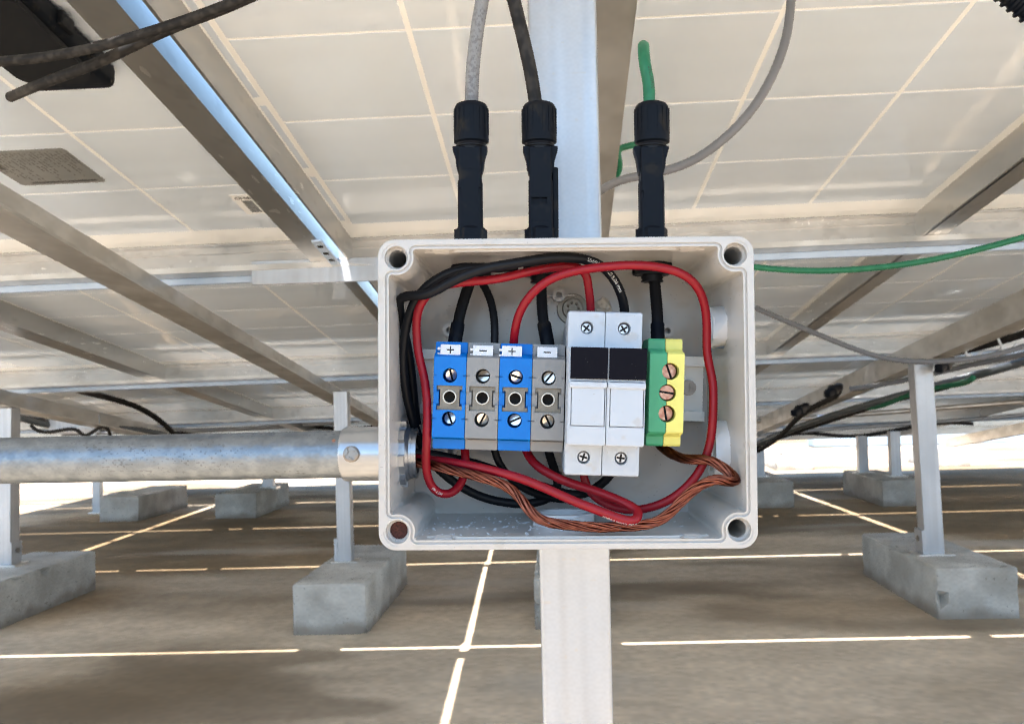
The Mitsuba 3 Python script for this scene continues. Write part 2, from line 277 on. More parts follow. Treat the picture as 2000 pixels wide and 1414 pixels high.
# ------------------------------------------------------------------ solar modules
CB = {}
def module(a0, a1, b0, b1, cell_a, cols, cell_b, rows, lab, flange=(0, 0, 0, 0), each=True, da=.155, db=.1735, slots=False):
    m = thing('solar_panel', lab, 'solar panel', 'solar panels seen from below')
    obj('backsheet', pbox(a0 + .003, a1 - .003, b0 + .003, b1 - .003, 0, .005), 'm_backsheet', m, smooth=False)
    g = .0025; tiles = []
    for i in range(cols):
        for j in range(rows):
            x0, x1, y0, y1 = cell_a + i * da + g, cell_a + (i + 1) * da - g, cell_b - (j + 1) * db + g * .8, cell_b - j * db - g * .8
            x0, x1, y0, y1 = max(x0, a0 + .004), min(x1, a1 - .004), max(y0, b0 + .004), min(y1, b1 - .004)
            if x1 - x0 < .02 or y1 - y0 < .02: continue
            t = pbox(x0, x1, y0, y1, -.0005, .001)
            if each: obj('cell', t, f'm_cell_{(i * 7 + j * 3 + len(taken)) % 3}', m, smooth=False)
            else: tiles.append(t)
    if tiles:
        k = obj('cells', cat(*tiles), 'm_cell_0', m, smooth=False); labels[k] = {'label': 'grey cells of a far panel', 'kind': 'stuff'}
    h, t = -.036, .003
    for s, (x0, x1, y0, y1) in enumerate(((a0, a0 + t, b0, b1), (a1 - t, a1, b0, b1), (a0 + t, a1 - t, b0, b0 + t), (a0 + t, a1 - t, b1 - t, b1))):
        ms = [pbox(x0, x1, y0, y1, h, .007)]
        f = flange[s]
        if f:
            q = [(a0 + t, a0 + f, b0, b1), (a1 - f, a1 - t, b0, b1), (a0 + t, a1 - t, b0 + t, b0 + f), (a0 + t, a1 - t, b1 - f, b1 - t)][s]
            ms.append(pbox(*q, h, h + .002))
        if s == 3: ms += [pbox(a0 + t, a1 - t, b1 - t - .004, b1 - t, -.013, -.009), pbox(a0 + t, a1 - t, b1 - t - .012, b1 - t, -.003, -.0007)]
        obj('frame_rail', cat(*ms), 'm_frame', m, smooth=False)
    if slots:
        for y0, y1 in ((-1.0, -.80), (-.78, -.64), (-.62, -.39), (-.37, -.20), (-.17, .0)):
            obj('ribbon', pbox(cell_a - .0105, cell_a - .004, max(y0, b0 + .01), y1, -.0004, .001), 'm_cell_1', m, smooth=False)
    return m
JL, JR = -.487, .325
GAP_B = .049                                           # open joints let slivers of sun through to the floor
rows = [(-1.15, .095, .0175), (.144, 1.09, 1.03), (1.139, 2.02, 1.97), (2.069, 2.98, 2.93), (3.029, 3.96, 3.91)]
nm = ['nearest', 'second', 'third', 'fourth', 'last']
for r, (b0, b1, cb) in enumerate(rows):
    sh = .006 * r; each = r < 3; nr = 7 if r == 0 else 6
    module(JL + sh + .008, JR + sh, b0, b1, -.463 + sh, 5, cb, nr, f'{nm[r]} row solar panel in the middle, seen from below behind the junction box', each=each, slots=r == 0)
    jl2 = -1.30 if r == 0 else -1.145
    module(jl2 - .001, JL + sh - .010, b0, b1, JL + sh - .04 - .155 * (5 if r == 0 else 4), 5 if r == 0 else 4, cb, nr,
           f'{nm[r]} row solar panel left of the middle, seen from below', flange=(0, .034 if r == 0 else .02, 0, 0), each=each)
    module(-1.795 + sh, jl2 - .002, b0, b1, jl2 - .02 - .155 * 4, 4, cb, nr, f'{nm[r]} row solar panel at the far left, seen from below', flange=(0, .04, 0, 0), each=each and r > 0)
    if r > 1: module(-2.62 + sh, -1.825 + sh, b0, b1, -2.615 + sh, 5, cb, nr, f'{nm[r]} row solar panel at the outer left end, seen from below', each=False)
    module(JR + sh + .003, .785 + sh, b0, b1, JR + sh + .012, 3, cb, nr, f'{nm[r]} row solar panel right of the middle, seen from below', flange=(.028, 0, 0, 0), each=each)
    module(.815 + sh, 1.625 + sh, b0, b1, .83 + sh, 5, cb, nr, f'{nm[r]} row solar panel at the far right, seen from below', each=False)
    if r > 1: module(1.63 + sh, 2.44 + sh, b0, b1, 1.645 + sh, 5, cb, nr, f'{nm[r]} row solar panel at the outer right end, seen from below', each=False)

# ------------------------------------------------------------------ purlins, joint strips, rafters
for i, (b, a0, a1, lab) in enumerate(((.1, -1.9, 2.2, 'bright metal purlin with painted blue sky sheen between the nearest and second panel rows'), (1.095, -2.6, 2.6, 'thin metal purlin with painted blue sky sheen between the second and third panel rows'),
                                     (2.025, -2.6, 2.6, 'far thin metal purlin between the third and fourth panel rows'), (2.985, -2.6, 2.6, 'farthest metal purlin between the last two panel rows'))):
    p = thing('purlin', lab, 'purlin', 'purlins running across under the panels')
    obj('web', pbox(a0, a1, b - .030, b + .004, -.0445, -.0365), 'm_rafter', p, smooth=False)
    obj('lip', pmesh(rcube(a0, a1, b - .002, b + .005, -.0545, -.0445, .0015, 6)), 'm_zinc_sky_sheen', p)
    for x in ((-.78, -.22, .45), (-1.25, -.2, .60), (-1.4, -.3, .5), (-1.2, .4))[i]:
        obj('clamp', pmesh(union([cube(x - .02, x + .02, b - .02, b + .055, .0075, .011), cube(x - .012, x + .012, b + .003, b + .030, -.036, .009)])), 'm_frame', p, smooth=False)
z = thing('perforated_strap', 'short perforated metal strap in the panel joint just above the pale splice plate', 'metal strap')
obj('strap', pmesh(rcube(JL - .016, JL - .002, -.045, .10, -.0415, -.0385, .001, 6)), 'm_zinc_sky_sheen', z)
for k in range(4): obj('slot_shade', pbox(JL - .0125, JL - .0055, .075 - .034 * k, .085 - .034 * k, -.042, -.041), 'm_hole_shade', z, smooth=False)  # black pieces paint the dark of the strap holes
solo('added_sun_shield', pbox(JL - .030, JL + .020, -1.15, -.72, -.045, -.041), 'm_frame', 'added metal plate out of view that keeps joint sunlight off the conduit', 'added shade plate', smooth=False)  # unseen plate added to block sun that would fall on the conduit
for x0, x1, b0, b1, lab in ((-.742, -.700, -.75, 3.95, 'long grey metal rafter slanting across the upper left to the slim post'), (.585, .628, -.5, 3.95, 'dark metal rafter at right that carries cables above the tall post'),
                            (-1.50, -1.45, .2, 3.95, 'distant rafter at the left edge over the left post'), (1.86, 1.9, .6, 3.95, 'distant rafter at the right edge beyond the cables')):
    r = thing('rafter', lab, 'rafter', 'rafters under the panels'); obj('flange', pbox(x0, x1, b0, b1, -.106, -.102), 'm_rafter', r, smooth=False)
    obj('web', pbox(x0, x0 + .003, b0, b1, -.102, -.0585), 'm_rafter', r, smooth=False)
# the beam fixed to the side of the front post
q0, q1 = at_y(1172, 470, .58), at_y(1236, 0, .62); d = unit(pl(1190, 455, -.09) - pl(1245, 0, -.09))
b0, b1 = pl(1190, 455, -.09), pl(1245, 0, -.09); e = (b1 - b0) / (b0[1] - b1[1])
def slant(m):
    m = tm(m).copy(); V = m.vertices; V[:, 0] += b0[0] + (b0[1] - V[:, 1]) * e[0]; m.vertices = V; return pmesh(m)
fb = thing('rafter', 'brown grey metal beam fixed beside the front post, running away above the connectors', 'rafter', 'rafters under the panels')
obj('flange', slant(cube(-.04, 0, -.72, b0[1] + .04, -.090, -.087)), 'm_rafter', fb, smooth=False); obj('web', slant(cube(-.04, -.037, -.72, b0[1] + .04, -.087, -.045)), 'm_rafter', fb, smooth=False)
p0, p1 = at_y(491, 533, 1.36), at_y(760, 528, 1.36)
sp = thing('splice_plate', 'short pale aluminium plate sticking out left from behind the junction box', 'metal plate')
t = at_y(491, 510, 1.36)[2]; bt = at_y(491, 557, 1.36)[2]
obj('plate', tm(rcube(p0[0], .05, 1.36, 1.364, bt, t, .001, 6)), 'm_alu', sp)

# panel connection box, type label, small sticker
P1, P2 = pl(228, 176, -.022), pl(112, 194, -.022); pj = thing('connection_box', 'black plastic connection box on the panel at the top left corner', 'box')
bb = P1[1]
obj('housing', pmesh(rcube(P2[0] - .012, P1[0], bb - .16, bb, -.022, 0, .006, 12)), 'm_black', pj)
obj('lid', pmesh(MF.batch_hull([MF.cylinder(.005, .020, .020, 32).translate((x, y, -.027)) for x in (P2[0] + .012, P1[0] - .024) for y in (bb - .15, bb - .045)])), 'm_black_wire', pj)
for k in (0, 1): obj('clip', pmesh(rcube(P1[0] - .004, P1[0] + .004, bb - .05 - .055 * k, bb - .03 - .055 * k, -.016, -.004, .0015, 6)), 'm_black_wire', pj)
s1, s2, s3 = pl(207, 352), pl(60, 362), pl(132, 288)
a0, a1, b0_, b1_ = s2[0] - .0, s1[0], s3[1], (s1[1] + s2[1]) / 2
a0 = a1 - .10
st = pmesh(ext_y(CS.square((1, 1)), 0, 1)) if 0 else None
outline = CS.square((a1 - a0 - .012, b1_ - b0_ - .012)).translate((a0 + .006, b0_ + .006)).offset(.006, manifold3d.JoinType.Round, 2, 24)
sm = tm(outline.extrude(.0008).translate((0, 0, -.0014))); uvs = np.stack([(sm.vertices[:, 1] - b0_) / (b1_ - b0_), (a1 - sm.vertices[:, 0]) / (a1 - a0)], 1)
k = thing('type_label', 'grey printed type label stuck under the left panel', 'label'); scene[k] = mikit.ply(pmesh(sm), 'm_sticker', smooth=False, uv=uvs)
n0 = pl(446, 380); tg = thing('paper_sticker', 'small white paper sticker with black letters beside the brown frame', 'sticker')
obj('paper', pbox(n0[0], n0[0] + .024, n0[1], n0[1] + .075, -.0013, -.0006), 'm_paper', tg, smooth=False)
tx = meshkit.text_mesh('OHS', .007, .0004, bold=True); V = tx.vertices.copy(); tx.vertices = np.stack([n0[0] + .003 + V[:, 0], n0[1] + .016 - V[:, 1], -.0013 - V[:, 2]], 1)
obj('lettering', pmesh(tx), 'm_print', tg, smooth=False)
obj('lettering', pbox(n0[0] + .009, n0[0] + .022, n0[1] + .022, n0[1] + .068, -.0016, -.0012), 'm_sticker', tg, smooth=False)

# ------------------------------------------------------------------ the junction box: its own frame in mm (x right, y into the box, z up), origin at the middle of the rim
BO = np.array([.00159358, .45277268, .46083651])
BR = np.array([[.9991253, -.03659487, .02023474], [.03667387, .99932099, -.00354664], [-.02009121, .00428563, .99978897]])
def bm(m): return mapped(m, BR * .001, BO)
def bp(px, py, d):                                    # photo point at depth d mm -> box mm
    p = hit(px, py, BO + BR[:, 1] * d * .001, BR[:, 1]); return (p - BO) @ BR * 1000
WX, HZ, DEEP = 87.5, 72.1, 92.
HX, HH = WX - 8.8, HZ - 8.6
BACK = 88.5
def cavity(grow=0.):
    c = CS.square((2 * (WX - 5.2), 2 * (HZ - 4.6)), True)
    for sx in (-1, 1):
        for sz in (-1, 1): c = c - CS.circle(8.0, 48).translate((sx * HX, sz * HH))
    c = c.offset(-1.6, manifold3d.JoinType.Round, 2, 32).offset(3.2, manifold3d.JoinType.Round, 2, 32).offset(-1.6, manifold3d.JoinType.Round, 2, 32)
    return c.offset(grow, manifold3d.JoinType.Round, 2, 32) if grow else c
outer = union([ext_y(rrect(2 * WX - 2 * i, 2 * HZ - 2 * i, 8 - i), y, DEEP) for i, y in ((1.2, 0), (.55, .25), (.2, .6), (0, 1.2))])
body = outer - ext_y(cavity(), -1, BACK, (.982, .978))
body = body - (ext_y(cavity(1.75), -1, 1.3) - ext_y(cavity(.75), -1, 2)) - ext_y(cavity(.75), -1, .5)
for sx in (-1, 1):
    for sz in (-1, 1):
        x, zz = sx * HX, sz * HH
        body = body - cyl_y(x, zz, -1, 4.2, 5.6, 5.3) - cyl_y(x, zz, 4, 5, 5.3, 4.2) - cyl_y(x, zz, 4, 84, 4.2, 3.9)
        ring = ext_y((CS.circle(6.7, 48) - CS.circle(5.5, 48)).translate((x, zz)) ^ CS.square((9, 9)).translate((x if sx > 0 else x - 9, zz if sz > 0 else zz - 9)), -1, .55)
        body = body - ring
tabs = []
for sz in (-1, 1):
    for sx in (-1, 1):
        xx = sx * 58
        tabs += [MF.batch_hull([cube(xx - 3.2, xx + 3.2, 6.5, 7.5, sz * (HZ - 4.2), sz * (HZ - 6.2)), cube(xx - 4.2, xx + 4.2, 3.6, 4, sz * (HZ - 4.2), sz * (HZ - 4.9))]), cube(xx - 8, xx + 8, 8.5, 9.3, sz * (HZ - 4.2), sz * (HZ - 5.4))]
    tabs.append(cube(-52, 52, 4.2, 5.2, sz * (HZ - 4.2), sz * (HZ - 5.6)))
def boss(px, py, r=3.6, hole=1.7, top=78, ribs=False):
    p = bp(px, py, top); m = cyl_y(p[0], p[2], top, BACK + .5, r) - cyl_y(p[0], p[2], top - 1, BACK - 1, hole)
    m = m + (cyl_y(p[0], p[2], BACK - 1.2, BACK + .5, r + 1.6))
    if ribs: m = m + cube(p[0] + r - .5, p[0] + r + 5, top + 4, BACK + .5, p[2] - .5, p[2] + .5) + cube(p[0] - r - 5, p[0] - r + .5, top + 4, BACK + .5, p[2] - .5, p[2] + .5)
    return m
bosses = [boss(1092, 576, ribs=True), boss(877, 645), boss(1304, 646), boss(1300, 868), boss(880, 880), boss(1092, 925, ribs=True)]
body = body + union(tabs) + union(bosses)
body = body - cyl_x(42, bp(782, 885, 42)[2], -WX - 2, -WX + 8, 11.4)      # knockout hole for the conduit
jb = thing('junction_box', 'open light grey plastic junction box full of wires and terminals', 'junction box')
obj('enclosure', bm(body), 'm_box', jb, smooth=28)
bl = (-HX, -HH)
obj('screw_plug', bm(cyl_y(*bl, 7, 10, 4.15, seg=24)), 'm_rust', jb, label='rusty red brown plug in the lower left corner hole')
def hexnut(axis, a, c0, c1, r, hole=0., facets=6, turn=0.):
    """A flat nut: axis x or z, centre a (the two other mm coordinates), from c0 to c1 along the axis."""
    cs = CS([[(r * math.cos(turn + 2 * math.pi * k / facets), r * math.sin(turn + 2 * math.pi * k / facets)) for k in range(facets)]])
    m = cs.extrude(c1 - c0) ^ MF.batch_hull([MF.cylinder(c1 - c0, r * .965, r * .965, 48).translate((0, 0, 0)), MF.cylinder((c1 - c0) * .5, r * 1.02, r * 1.02, 48).translate((0, 0, (c1 - c0) * .25))])
    if hole: m = m - MF.cylinder(c1 - c0 + 2, hole, hole, 40).translate((0, 0, -1))
    return (m.rotate((0, 90, 0)).translate((c0, a[0], a[1])) if axis == 'x' else m.translate((a[0], a[1], c0)))
wx = WX - 5.3
g = bp(1408, 640, 46); pk = obj('blanking_plug', bm(hexnut('x', (44, g[2]), wx - 7.5, wx + 1, 10.6, 0, 6, .08) + cyl_x(44, g[2], wx - 9.5, wx - 7, 6.2, seg=40) - cyl_x(44, g[2], wx - 11, wx - 8.2, 4.3, seg=40)), 'm_plug', jb, label='small grey hexagonal blanking nut on the right wall')
g = bp(1405, 876, 48); obj('blanking_plug', bm(hexnut('x', (46, g[2]), wx - 7.5, wx + 1, 15.4, 0, 8, .36) - cyl_x(46, g[2], wx - 8, wx - 4, 11.0, seg=48) + (cyl_x(46, g[2], wx - 6.5, wx, 9.6, seg=48) - cyl_x(46, g[2], wx - 8, wx - 5.2, 8.2, seg=48))), 'm_plug', jb, label='large grey blanking nut low on the right wall')
g = bp(1102, 1010, 44); zb = -HZ + 4.4; obj('blanking_plug', bm(hexnut('z', (g[0], 48), zb - 1, zb + 7, 16.5, 0, 8, .3) - cyl_z(g[0], 48, zb + 4, zb + 9, 12, seg=48)), 'm_plug', jb, label='grey blanking nut on the floor of the box')
g = bp(1119, 603, 84); bolt = obj('mounting_bolt', bm(cyl_y(g[0], g[2], 82.5, BACK + .2, 5.0, seg=6) + cyl_y(g[0], g[2], 83.5, 86, 5.4, 5.9) + union([MF.sphere(.75, 10).translate((g[0] + 3 * math.cos(t * .9), 82.4, g[2] + 3 * math.sin(t * .9))) for t in range(7)])), 'm_clamp', jb)
obj('washer', bm(cyl_y(g[0], g[2], BACK - 2.2, BACK - .2, 8.4, 8.8) - cyl_y(g[0], g[2], BACK - 3, BACK, 5.5)), 'm_clamp', bolt)
g = bp(1179, 599, 87); bs = trimesh.creation.icosphere(3, 1.0); V = bs.vertices * [4.4, 2.2, 4.7]; V += bs.vertices * ((meshkit.fbm(bs.vertices * 2.3, 3, 2) - .5) * 3.2)[:, None]; bs.vertices = V + [g[0], BACK - .6, g[2]]
obj('sealant_blob', bm(bs), 'm_dirty_beige', jb, smooth=True)
fl = []
for _ in range(150):
    x = RNG.uniform(-72, 20) if RNG.random() < .8 else RNG.uniform(-72, 70); y = RNG.uniform(12, 80); s = RNG.uniform(.3, 1.3)
    m = trimesh.creation.box((s, s * RNG.uniform(.4, 1.6), s * .35)); m.apply_transform(trimesh.transformations.euler_matrix(*RNG.uniform(-.5, .5, 2), RNG.uniform(0, 6))); m.apply_translation((x, y, -HZ + 4.6 + .022 * HZ * y / BACK + s * .15)); fl.append(m)
k = solo('plastic_shavings', bm(cat(*fl)), 'm_tag', 'white plastic drill shavings scattered on the floor of the junction box', 'shavings', smooth=False); labels[k]['kind'] = 'stuff'

# DIN rail and the devices: device frame (u along the rail, d depth, v up), turned slightly in the box
TH = -.036; CT, SN = math.cos(TH), math.sin(TH)
DM = np.array([[CT, 0, -SN], [0, 1, 0], [SN, 0, CT]])
def dm(m): return mapped(m, BR @ DM * .001, BO)
def dp(px, py, d): q = bp(px, py, d); return np.array([q[0] * CT + q[2] * SN, d, -q[0] * SN + q[2] * CT])
ra = dp(1359, 697, 80)[2]; rb_ = dp(1359, 822, 80)[2]; u1 = dp(1377, 760, 80)[0]; u0 = dp(822, 745, 80)[0]; rc = (ra + rb_) / 2
rail_prof = poly([(-17.5, 80), (-17.5, 81.2), (-13.5, 81.2), (-13.5, 87.6), (13.5, 87.6), (13.5, 81.2), (17.5, 81.2), (17.5, 80), (12.3, 80), (12.3, 86.4), (-12.3, 86.4), (-12.3, 80)]).translate((rc, 0))
dr_ = thing('din_rail', 'grey mounting rail across the back of the box behind the terminals', 'rail')
obj('rail', dm(ext_x(rail_prof, u0, u1) + cube(u0, u1, 85.6, 86.6, rc + 6.2, rc + 6.9) + cube(u0, u1, 85.6, 86.6, rc - 6.9, rc - 6.2)), 'm_rail', dr_)
sc = dp(1345, 757, 84)
obj('screw', dm(cyl_y(sc[0], sc[2], 83.6, 86.6, 4.1, 4.3) - cube(sc[0] - 2.3, sc[0] + 2.3, 83, 84.8, sc[2] - .5, sc[2] + .5) - cube(sc[0] - .5, sc[0] + .5, 83, 84.8, sc[2] - 2.3, sc[2] + 2.3)), 'm_dark_steel', dr_)

def slot_screw(parent, u, v, d, r, m, turn, group=None, tilt=0.):
    h = cyl_y(0, 0, .25, 3, r, seg=36) + cyl_y(0, 0, 0, .25, r - .3, r, seg=36)
    h = h - cube(-r - 1, r + 1, -.5, 1.0, -.52, .52).rotate((0, turn, 0))
    k = obj('screw', dm(h.rotate((tilt, 0, tilt)).translate((u, d, v))), m, parent)
    obj('slot_shade', dm(cube(-r * .97, r * .97, .75, 1.0, -.5, .5).rotate((0, turn, 0)).rotate((tilt, 0, tilt)).translate((u, d, v))), 'm_hole_shade', k, smooth=False)  # dark insert paints the shade at the bottom of the cut
    return k
def phillips(parent, u, v, d, r, m, turn):
    h = cyl_y(0, 0, .6, 3, r, seg=36) + cyl_y(0, 0, 0, .6, r * .8, r, seg=36)
    for t in (0, 90): h = h - MF.batch_hull([cube(-r * .78, r * .78, -.4, -.3, -.48, .48), cube(-r * .45, r * .45, 1.4, 1.5, -.36, .36)]).rotate((0, turn + t, 0))
    k = obj('screw', dm(h.translate((u, d, v))), m, parent)
    obj('recess_shade', dm(union([cube(-r * .62, r * .62, .62, .8, -.34, .34).rotate((0, turn + t, 0)) for t in (0, 90)]).translate((u, d, v))), 'm_hole_shade', k, smooth=False)  # dark cross laid in as painted shade of the driver recess
    return k

# four feed-through terminals
vt, vb, vc, vd = dp(880, 668, 28)[2], dp(880, 697, 20)[2], dp(878, 854, 20)[2], dp(876, 876, 27)[2]
vs1, vs2, vr = dp(879, 733, 20)[2], dp(877, 818, 20)[2], dp(885, 770, 24)[2]; vr0, vr1 = dp(880, 753, 20)[2], dp(880, 801, 20)[2]
TW = 15.9
us = [dp(x, y, 20)[0] for x, y in ((878.5, 733), (943, 735.5), (1008, 737.5), (1071.5, 739.5))]
ub = us[0]; pitch = (us[3] - us[0]) / 3
tprof = poly([(vt, 29), (vt, 27.6), (vb + 2.5, 26.2), (vb + 1.6, 22.4), (vb, 20), (vc, 20), (vc - 1.0, 21.6), (vc - 1.0, 24), (vd, 25.4), (vd, 45), (vd + 5, 60), (vd + 6, 80), (vt - 6, 80), (vt - 5, 60), (vt, 46)])
TL = ['first blue terminal block from the left, its white tag reads plus', 'first grey terminal block, between the two blue blocks, its tag reads minus', 'second blue terminal block, between the two grey blocks, tag reads plus', 'second grey terminal block, beside the fuse holders, its tag reads minus']
for k in range(4):
    u = ub + pitch * k; hw = (pitch - .25) / 2; blue = k % 2 == 0; m = 'm_blue' if blue else 'm_term_grey'
    t = thing('terminal_block', TL[k], 'terminal block', 'row of feed-through terminal blocks')
    h = ext_x_soft(tprof, u - hw, u + hw, .35, 2)
    h = h - cyl_y(u, vs1, 18, 36, 3.55) - cyl_y(u, vs2, 18, 36, 3.55)
    h = h - cube(u - hw - 1, u + hw + 1, 18, 22.2, vr0 - 2.6, vr1 + 2.9) - cube(u - 5.3, u + 5.3, 18, 27.5, vr0, vr1)
    h = h - cyl_y(u, (vr0 + vr1) / 2 + .4, 18, 36, 3.4)
    h = h - cube(u - 6.3, u + 6.3, 18, 25, vr0 - 3.0, vr0) - cube(u - 6.3, u + 6.3, 18, 25, vr1, vr1 + 3.0)
    for v in (vs1, vs2): h = h - cube(u - hw - 1, u - hw + 1.6, 18, 23, v - .22, v + .22) - cube(u + hw - 1.6, u + hw + 1, 18, 23, v - .22, v + .22)
    h = h - cube(u - hw + 1.2, u + hw - 1.2, 18, 26, vc - .75, vc - .45) - cube(u - .12, u + .12, 18, 20.3, vs1 + 3, vb + 1)
    obj('housing', dm(h), m, t, smooth=25)
    pl_ = CS.square((9.4, vr0 - vr1 + .6), True) + CS.square((12.2, 2.6), True).translate((0, (vr0 - vr1) / 2 - .6)) + CS.square((12.2, 2.6), True).translate((0, -(vr0 - vr1) / 2 + .6))
    vm = (vr0 + vr1) / 2
    cl = obj('clamp', dm(ext_y(pl_ - CS.circle(3.0, 40).translate((0, .4)), 23.2, 24.2).translate((u, 0, vm))), 'm_clamp', t)
    obj('sleeve', dm(cyl_y(u, vm + .4, 22.0, 36, 3.35, seg=40) - cyl_y(u, vm + .4, 21, 35, 2.75, seg=40)), 'm_steel', cl)
    obj('bore_shade', dm(cyl_y(u, vm + .4, 30, 34.9, 2.74, seg=32)), 'm_hole_shade', cl)  # black disc stands in for the shade deep in the sleeve
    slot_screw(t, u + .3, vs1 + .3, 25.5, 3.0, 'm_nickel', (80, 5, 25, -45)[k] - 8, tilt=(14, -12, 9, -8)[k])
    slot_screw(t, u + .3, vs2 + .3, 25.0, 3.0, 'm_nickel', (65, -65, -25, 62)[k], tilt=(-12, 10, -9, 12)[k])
    tag = dp((880, 943.5, 1000, 1069)[k], (686, 688, 689, 691)[k], 23)
    tg = obj('marker_tag', dm(rcube(-4.9, 4.9, -.8, .8, -3.3, 3.3, .25, 6).rotate((-16, 0, 0)).translate((tag[0], 23, tag[2])) + (union([cube(-6.3, -4.6, -.5, .5, s - .5, s + .5) for s in (-1.6, 1.2)]).rotate((-16, 0, 0)).translate((tag[0], 23, tag[2])) if k != 3 else MF())), 'm_tag', t)
    sym = cube(-1.8, 1.8, -1.05, -.78, -.3, .3)
    if blue: sym = sym + cube(-.3, .3, -1.05, -.78, -1.8, 1.8)
    obj('plus_sign' if blue else 'minus_sign', dm(sym.translate((0, 0, .4)).rotate((-16, 0, 0)).translate((tag[0], 23, tag[2]))), 'm_print', tg, smooth=False)

# two fuse holders
DS, DF = 10., -8.
fv = dict(t0=dp(1147, 607, DS)[2], t1=dp(1147, 681, DS)[2], f0=dp(1147, 678, DF)[2], f1=dp(1145, 870, DF)[2], b1=dp(1138, 929, DS)[2], s1=dp(1147, 640, DS)[2], s2=dp(1139, 893, DS)[2],
          k0=dp(1150, 677, DF)[2], k1=dp(1150, 741, DF)[2], h0=dp(1150, 743, DF)[2], h1=dp(1150, 833, DF)[2])
fu = [(dp(1147, 640, DS)[0] + dp(1138, 893, DS)[0]) / 2, (dp(1219, 642, DS)[0] + dp(1212, 894, DS)[0]) / 2]
fprof = poly([(fv['t0'], 26), (fv['t0'] + .0, 11.5), (fv['t0'] - .6, 10.2), (fv['t0'] - 1.5, DS), (fv['f0'] + .4, DS), (fv['f0'], DF + .8), (fv['f0'] - .6, DF), (fv['f1'] + 1, DF), (fv['f1'] + .2, DF + .4), (fv['f1'], DF + 1.2), (fv['f1'] - .5, DS), (fv['b1'] + 1.5, DS), (fv['b1'] + .5, 10.3), (fv['b1'], 11.8), (fv['b1'], 26), (fv['b1'] + 5, 70), (fv['b1'] + 6, 80), (fv['t0'] - 6, 80), (fv['t0'] - 5, 70)])
FL = ['left one of two white fuse holders with a black cover band', 'right one of two white fuse holders with a black band, beside the green terminal']
for k in range(2):
    u = fu[k]; hw = (fu[1] - fu[0]) / 2 - .12
    t = thing('fuse_holder', FL[k], 'fuse holder', 'pair of white fuse holders')
    h = ext_x_soft(fprof, u - hw, u + hw, .8, 4)
    for v in (fv['s1'], fv['s2']): h = h - cyl_y(u + .2, v, 8, 19, 2.95) - cyl_y(u + .2, v, 9, 10.6, 3.5, 2.95)
    h = h - cube(u - hw + 1.3, u + hw - .5, DF - 2, DF + 2.2, fv['h1'], fv['h0'] - .2)
    h = h - cube(u - hw - 1, u + hw + 1, DF - 2, DF + .7, fv['k1'] - .2, fv['k0'] + 2)
    obj('body', dm(h), 'm_white', t, smooth=28)
    dw = obj('handle', dm(union([rcube(u - hw + 1.65, u + hw - .9, DF - .1, DF + 2.1, fv['h1'] + .4, fv['h0'] - 2, .3, 8), rcube(u - hw + .3, u + hw + .1, DF - 1.6, DF + 1.9, fv['h0'] - 3.4, fv['h0'] - .5, .6, 8)])), 'm_white', t)
    obj('cover_band', dm(rcube(u - hw + .8, u + hw + .25, DF - 1.2, DF + .9, fv['k1'] + .3, fv['k0'] - .3, .25, 8)), 'm_label_black', t)
    phillips(t, u + .1, fv['s1'] - .1, 13.0, 2.75, 'm_screw', 38 + 20 * k); phillips(t, u + .2, fv['s2'], 12.5, 2.75, 'm_screw', 15 - 8 * k)

# green and yellow earth terminal
DE = 17.
ev = [dp(1303, 662, 26)[2], dp(1303, 689, DE)[2], dp(1297, 846, DE)[2], dp(1288, 871, 25)[2]]
eu0, eum, eu1 = dp(1268, 770, DE)[0], dp(1302, 770, DE)[0], dp(1336, 770, DE)[0]
eprof = poly([(ev[0], 34), (ev[0], 25.6), (ev[0] - 1, 25), (ev[1] + 2.2, 25), (ev[1] + .6, 22.5), (ev[1] + .4, DE + 1), (ev[1] - .6, DE), (ev[2] + .6, DE), (ev[2] - .3, DE + 1), (ev[2] - .5, 22), (ev[2] - 2, 24.4), (ev[3] + 1, 24.6), (ev[3], 25.6), (ev[3], 46), (ev[3] + 5, 60), (ev[3] + 6, 80), (ev[0] - 6, 80), (ev[0] - 5, 60), (ev[0], 46)])
et = thing('earth_terminal', 'green and yellow earth terminal block with three brass screws', 'terminal block')
hu = [dp(1303, 725, DE), dp(1300, 767, DE), dp(1295, 808, DE)]
hu = [(dp(1310, 724, DE)[0], hu[0][2]), (dp(1304, 767, DE)[0], hu[1][2]), (dp(1303, 808, DE)[0], hu[2][2])]
holes = union([cyl_y(u, v, DE - 2, DE + 20, 4.1) for u, v in hu])
obj('green_half', dm(ext_x_soft(eprof, eu0, eum - .1, .35, 2) - holes), 'm_green_plastic', et, smooth=25)
obj('yellow_half', dm(ext_x_soft(eprof, eum + .1, eu1, .35, 2) - holes), 'm_yellow', et, smooth=25)
for k, (u, v) in enumerate(hu): slot_screw(et, u - .1, v + .1, DE + (5.5, 3.0, 5.5)[k], 3.7, 'm_brass', (70, 8, 80)[k])

